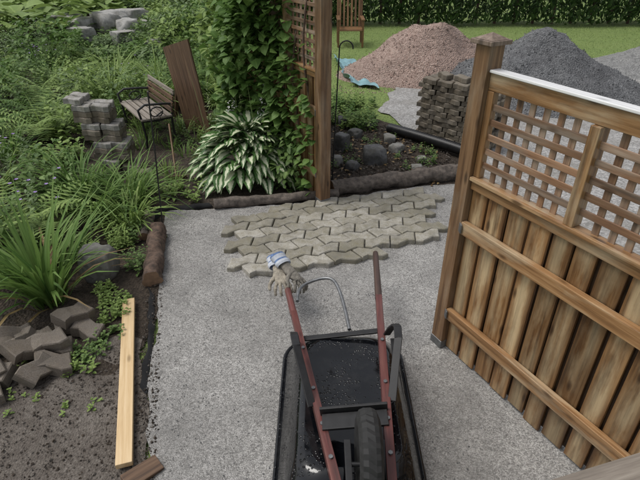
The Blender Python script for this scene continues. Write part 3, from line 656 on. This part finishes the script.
# ------------------------------------------------------------ gloves (skin modifier, five fingers)
def glove(name,M,mat):
    V=[];E=[];Rr=[]
    def v(p,r,par=None):
        V.append(M@Vector(p)); Rr.append((r[0]*gs,r[1]*gs))
        if par is not None: E.append((par,len(V)-1))
        return len(V)-1
    gs=1.15
    c0=v((-.0,-.13,0),(.042,.026)); c1=v((0,-.08,0),(.036,.022),c0); c2=v((0,-.04,.004),(.036,.02),c1); c3=v((0,0,.008),(.042,.02),c2)
    for x,l,s in((-.033,.055,-.012),(-.011,.068,-.003),(.012,.064,.005),(.034,.05,.014)):
        a=v((x,.035,.008),(.0122,.0122),c3); d=v((x+s*.6,.035+l*.45,.004),(.0112,.0112),a); e=v((x+s,.035+l*.8,-.014),(.0105,.0105),d); v((x+s,.035+l,-.036),(.009,.009),e)
    a=v((.048,-.01,.0),(.014,.014),c2); d=v((.07,.02,-.006),(.0125,.0125),a); v((.076,.05,-.02),(.011,.011),d)
    me=bpy.data.meshes.new(name); me.from_pydata(V,E,[]); ob=bpy.data.objects.new(name,me); col.objects.link(ob)
    md=ob.modifiers.new('skin','SKIN'); me.materials.append(mat)
    for i,r in enumerate(Rr): me.skin_vertices[0].data[i].radius=r
    me.skin_vertices[0].data[0].use_root=True
    ss=ob.modifiers.new('sub','SUBSURF'); ss.levels=2; ss.render_levels=2
    tx=bpy.data.textures.new(name+'_creases','CLOUDS'); tx.noise_scale=.02
    dm=ob.modifiers.new('creases','DISPLACE'); dm.texture=tx; dm.strength=.01; dm.mid_level=.5
    k=B()
    for i in range(6):
        y0=-.19+i*.014; rr=1+.08*math.sin(i*1.7)
        ring=lambda y,s:[M@Vector((.053*s*math.cos(a),y,.033*s*math.sin(a))) for a in np.linspace(0,2*math.pi,20)[:-1]]
        A=ring(y0,rr);C=ring(y0+.014,1+.08*math.sin((i+1)*1.7)); n=19
        k.add(A+C,[(q,(q+1)%n,n+(q+1)%n,n+q) for q in range(n)],M_cuffw if i%3 else M_cuff,smooth=True)
    co=k.obj('cuff'); co.parent=ob
    return ob
def frame(o,fwd,up,s=1.22):
    y=Vector(fwd).normalized(); z=(Vector(up)-y*Vector(up).dot(y)).normalized(); x=y.cross(z)
    m=Matrix((x*s,y*s,z*s)).transposed().to_4x4(); m.translation=Vector(o); return m
glove('work_glove',frame((-.29,3.02,.305),(.25,-1,-.18),(-.1,.1,1),1.3),M_glove)
glove('work_glove',frame((-.19,3.04,.31),(.75,-.9,-.45),(.35,.0,1),1.25),M_gloved)
# ------------------------------------------------------------ vegetation
lf=Leaf()
n=420; a=U_(0,6.283,n); k=U_(0,1,n)
P=np.stack([-.84+(.08+.46*k)*np.cos(a),5.52+(.08+.36*k)*np.sin(a),.62-.48*k**1.3+U_(-.04,.05,n)],1)
lf.add(P,a+U_(-.4,.4,n),.8-1.0*k+U_(-.25,.25,n),U_(.17,.31,n),U_(.095,.15,n),U_(.6,1.5,n),P_heart,L_hosta,.25,U_(-.3,.3,n))
for i in range(14):
    x=-1.1+random.uniform(-.3,.5); y=5.65+random.uniform(-.15,.25); h=random.uniform(.85,1.15)
    blades(lf,x,y,1,h*1.05,.012,L_stem,.01,(1.4,1.5),(.1,.3))
    m=20; q=U_(.74,1.0,m); lf.add(np.stack([x+U_(-.015,.015,m)+.05*q*q,y+U_(-.015,.015,m),q*h*.95],1),U_(0,6.28,m),U_(-.2,.9,m),.035,.016,.4,P_small,L_white if i%3==0 else L_stem,.3)
lf.obj('hosta_plant')
lf=Leaf(); blades(lf,-2.14,3.15,95,.97,.03,L_blade,.13,(.95,1.5),(.35,1.5)); blades(lf,-2.37,3.35,45,.8,.028,L_blade,.12,(.8,1.4),(.5,1.7)); blades(lf,-2.15,3.15,12,.8,.025,L_dead,.15,(.5,1.1),(.8,1.9)); lf.obj('iris_plant')
for x,y,l in((-2.0,4.75,.75),(-2.3,4.5,.7),(-1.9,4.35,.6),(-2.6,4.9,.8),(-2.15,5.0,.6)):
    lf=Leaf(); blades(lf,x,y,90,l,.02,random.choice((L_blade,L_light)),.12,(.7,1.45),(.8,2.2)); lf.obj('daylily_plant')
for x,y,l in((-2.9,9.2,.9),(-2.1,9.0,.9),(-3.5,8.4,.9),(-2.8,7.9,.8),(-2.6,8.4,.9),(-1.6,8.3,.8),(-3.9,9.8,.9)):
    lf=Leaf(); blades(lf,x,y,120,l,.028,L_light,.2,(.8,1.45),(.6,2.0)); lf.obj('ornamental_grass')
lf=Leaf()
for c,r,n in(((-.78,6.15,1.25),(.48,.5,1.15),2500),((-.6,5.8,2.0),(.42,.45,.8),1500),((-1.05,6.9,1.2),(.4,.55,1.2),1700),((-.35,5.45,1.0),(.22,.22,.85),600),((-1.0,7.4,2.3),(.6,.6,.9),1400)):
    bush(lf,c,r,n,.11,L_vine if c[0]>-1 else L_light,.8)
bush(lf,(-.3,5.3,.3),(.3,.3,.4),500,.08,L_bush,.6)
n=900; s=U_(.05,2.2,n); z=U_(.1,2.35,n); keep=(z<1.3)|(s>.75)|(U_(0,1,n)<.1); s=s[keep]; z=z[keep]; n=len(s)
lf.add(np.stack([.03-.5*s-.07,4.82+.866*s-.05,z],1),3.6+U_(-1.2,1.2,n),U_(-.4,.5,n),U_(.07,.13,n),U_(.06,.1,n),U_(.3,1.2,n),P_mid,L_vine,.25,U_(-.5,.5,n))
lf.obj('climbing_vine')
b=B()
for i in range(9):
    x=-.1-.12*i; y=5.1+.2*i; pts=[(x+.06*math.sin(q*3+i),y+.05*math.cos(q*2+i),q) for q in np.linspace(0,2.2,14)]
    b.tube(pts,[.014*(1-.3*q/2.2) for q in np.linspace(0,2.2,14)],M_bark,7,False)
b.obj('vine_stems')
mats=[L_bush,L_light,L_blue,L_vine,L_light]
for yi in np.arange(3.6,13,.62):
    xl=-.78*yi-.5
    xr=-2.45 if yi<8.5 else -1.9
    for xi in np.arange(xl,xr,.58):
        x=xi+random.uniform(-.2,.2); y=yi+random.uniform(-.2,.2)
        if -2.85<x and 4.95<y<7.8: continue
        if y<4.2 and x>-2.45: continue
        lf=Leaf(); t=random.random(); m=random.choice(mats); h=random.uniform(.3,.6) if y<6 else random.uniform(.4,.8)
        if y>9.5 and -.5<x/y<-.28: h*=.5
        if t<.34: weeds(lf,x,y,random.randint(12,20),h,random.uniform(.09,.15),m,.33,14,random.uniform(.35,.65)); nm='leafy_weed'
        elif t<.58: bush(lf,(x,y,h*.45),(.36,.36,h*.75),random.randint(350,600),random.uniform(.06,.1),m,.55); nm='shrub'
        elif t<.72: fern(lf,x,y,26,h*1.5,random.choice((L_light,L_vine))); weeds(lf,x,y,4,h*.6,.09,L_bush,.3); nm='fern_plant'
        elif t<.86: blades(lf,x,y,90,h*1.3,.022,m,.25,(.7,1.5),(.5,1.9)); weeds(lf,x,y,6,h,.08,L_bush,.3); nm='daylily_plant'
        else:
            weeds(lf,x,y,14,h*1.1,.1,L_blue,.3,16,.25); nm='flowering_perennial'
            flowers(lf,x,y,h*1.05,16,.2,.022,random.choice((L_purple,L_white,L_purple)))
        lf.obj(nm)
lf=Leaf(); weeds(lf,-2.85,4.15,10,.5,.08,L_blue,.25); flowers(lf,-2.75,4.1,.5,16,.16,.022,L_purple); lf.obj('bellflower_plant')
lf=Leaf()
for x,y,ns in((-1.6,2.55,9),(-1.52,2.7,8),(-1.55,2.92,9),(-1.6,3.1,12),(-1.75,3.25,8),(-1.58,3.6,12),(-1.85,3.95,16),(-1.75,4.1,12),(-1.62,2.4,6),(-2.05,3.75,12),(-1.95,4.15,16),(-2.2,3.9,16),(-2.3,3.7,14)):
    weeds(lf,x,y,ns*2,.1 if y<3.4 else .2,.042,L_light if random.random()<.6 else L_bush,.11,8,.55)
for i in range(16): weeds(lf,random.uniform(-2.3,-1.35),random.uniform(2.0,2.5),2,.05,.03,L_light,.05,6,.6)
lf.obj('ground_cover')
lf=Leaf()
for i in range(60):
    x=random.uniform(-2.9,-1.3); y=random.uniform(4.95,7.6)
    if -2.8<x<-1.95 and 5.0<y<6.0: continue
    if random.random()<.5: weeds(lf,x,y,5,random.uniform(.12,.25),.07,random.choice((L_light,L_bush,L_vine)),.14,9,.5)
    else: blades(lf,x,y,26,random.uniform(.2,.42),.012,random.choice((L_blade,L_light)),.1)
lf.obj('ground_cover')
lf=Leaf()
for i in range(26):
    x=random.uniform(.15,1.6); y=5.35+.3*x+random.uniform(0,1.7)*(1-.25*x); weeds(lf,x,y,3,.12,.05,L_bush,.06,8,.5)
for i in range(44):
    x=random.uniform(.1,.8); y=random.uniform(7.2,8.8); weeds(lf,x,y,5,.2,.08,L_light if i%2 else L_vine,.12,8,.6)
n=160; P=np.stack([U_(.1,1.6,n),U_(5.2,7.3,n),np.full(n,.03)],1); lf.add(P,U_(0,6.28,n),U_(-.1,.3,n),.06,.03,.3,P_small,L_dead)
lf.obj('bed_seedlings')
lf=Leaf(); n=1500
P=np.stack([U_(-16,-6.2,n),U_(13.2,26,n),U_(.35,.9,n)],1); lf.add(P,U_(0,6.28,n),U_(-.1,.5,n),U_(.35,.6,n),U_(.35,.58,n),U_(.3,.9,n),P_heart,L_light,.2,U_(-.3,.3,n))
n=1300; P=np.stack([U_(-16,-6.2,n),U_(13.2,26,n),U_(.0,.45,n)],1); lf.add(P,U_(0,6.28,n),U_(-.1,.5,n),U_(.3,.5,n),U_(.3,.46,n),U_(.3,.9,n),P_heart,L_bush,.2,U_(-.3,.3,n))
lf.obj('butterbur_plants')
for i in range(30):
    lf=Leaf(); x=random.uniform(-6.5,-2); y=random.uniform(11.5,19.5); h=random.uniform(.5,1.1)
    if -.5<x/y<-.3 and y<15.8: h*=.3
    bush(lf,(x,y,h*.5),(.8,.8,h*.8),750,.13,random.choice(mats),.5); lf.obj('shrub')
for i in range(9):
    lf=Leaf(); x=-4.2+i*.6; y=17.3+random.uniform(-.8,1.5); bush(lf,(x,y,.9),(.7,.7,1.2),1100,.14,random.choice(mats),.5); lf.obj('shrub')
lf=Leaf()
for x,y in((-5.0,14.1),(-5.7,14.3),(-6.4,13.3),(-4.4,13.9),(-6.9,14.6)): blades(lf,x,y,40,.35,.03,random.choice((L_light,L_blade)),.25); weeds(lf,x+.2,y,6,.2,.12,L_bush,.3)
lf.obj('rockery_plants')
lf=Leaf(); n=26000; y=8+9.5*U_(0,1,n)**1.1; x=U_(-1.2,14,n); k=((x<.95)|(y>11)|((x>.9)&(y>9.8+.25*(x-1))))
x,y=x[k],y[k]; n=len(x); lf.add(np.stack([x,y,np.full(n,-.01)],1),U_(0,6.28,n),U_(.6,1.5,n),U_(.03,.07,n),.012,U_(.2,1,n),P_small,L_grass,.2); lf.obj('lawn_grass')
lf=Leaf()
for i in range(34):
    cx=-3+i*.62+random.uniform(-.1,.1); n=1100; h=2.9+random.uniform(-.2,.2); z=h*U_(0.02,1,n)**1.05; rr=(.52*(1-(z/h)**2.2)+.06)*U_(.7,1.1,n)*random.uniform(.85,1.1); a=U_(0,6.283,n)
    P=np.stack([cx+rr*np.cos(a),17.6+rr*np.sin(a)*1.1+.1*math.sin(i),z],1)
    lf.add(P,a+U_(-.6,.6,n),U_(.3,1.4,n),U_(.12,.26,n),U_(.05,.09,n),U_(-.3,.7,n),P_mid,L_cedar,.1,U_(-1.2,1.2,n))
lf.obj('cedar_hedge')
b=B()
for i in range(34): b.tube([(-3+i*.62,17.6,0),(-3+i*.62,17.6,2.5)],[.05,.02],M_bark,8)
b.obj('hedge_trunks')
# ------------------------------------------------------------ light, sky, camera (bright overcast)
el,az=math.radians(62),math.radians(275)
w=bpy.data.worlds.new('World'); sc.world=w; w.use_nodes=True; nt=w.node_tree; bg=nt.nodes['Background']
sk=nt.nodes.new('ShaderNodeTexSky'); sk.sky_type='NISHITA'; sk.sun_disc=False; sk.sun_elevation=el; sk.sun_rotation=az; sk.dust_density=3
hs=nt.nodes.new('ShaderNodeHueSaturation'); hs.inputs['Saturation'].default_value=.25; nt.links.new(sk.outputs[0],hs.inputs['Color']); nt.links.new(hs.outputs[0],bg.inputs['Color'])
bg.inputs['Strength'].default_value=.15
ld=bpy.data.lights.new('sun','SUN'); ld.energy=1.5; ld.angle=math.radians(24); ld.color=(1,.965,.91); lo=bpy.data.objects.new('sun',ld); col.objects.link(lo)
d=Vector((math.sin(az)*math.cos(el),math.cos(az)*math.cos(el),math.sin(el))); lo.rotation_euler=d.to_track_quat('Z','Y').to_euler()
cd=bpy.data.cameras.new('camera'); cd.lens=28.125; cd.sensor_width=36; cd.clip_end=1000; cd.clip_start=.05
co=bpy.data.objects.new('camera',cd); col.objects.link(co); co.location=(0,0,2.5); co.rotation_euler=(math.radians(58.5),0,0); sc.camera=co
sc.view_settings.view_transform='Standard'; sc.view_settings.look='None'; sc.view_settings.exposure=0
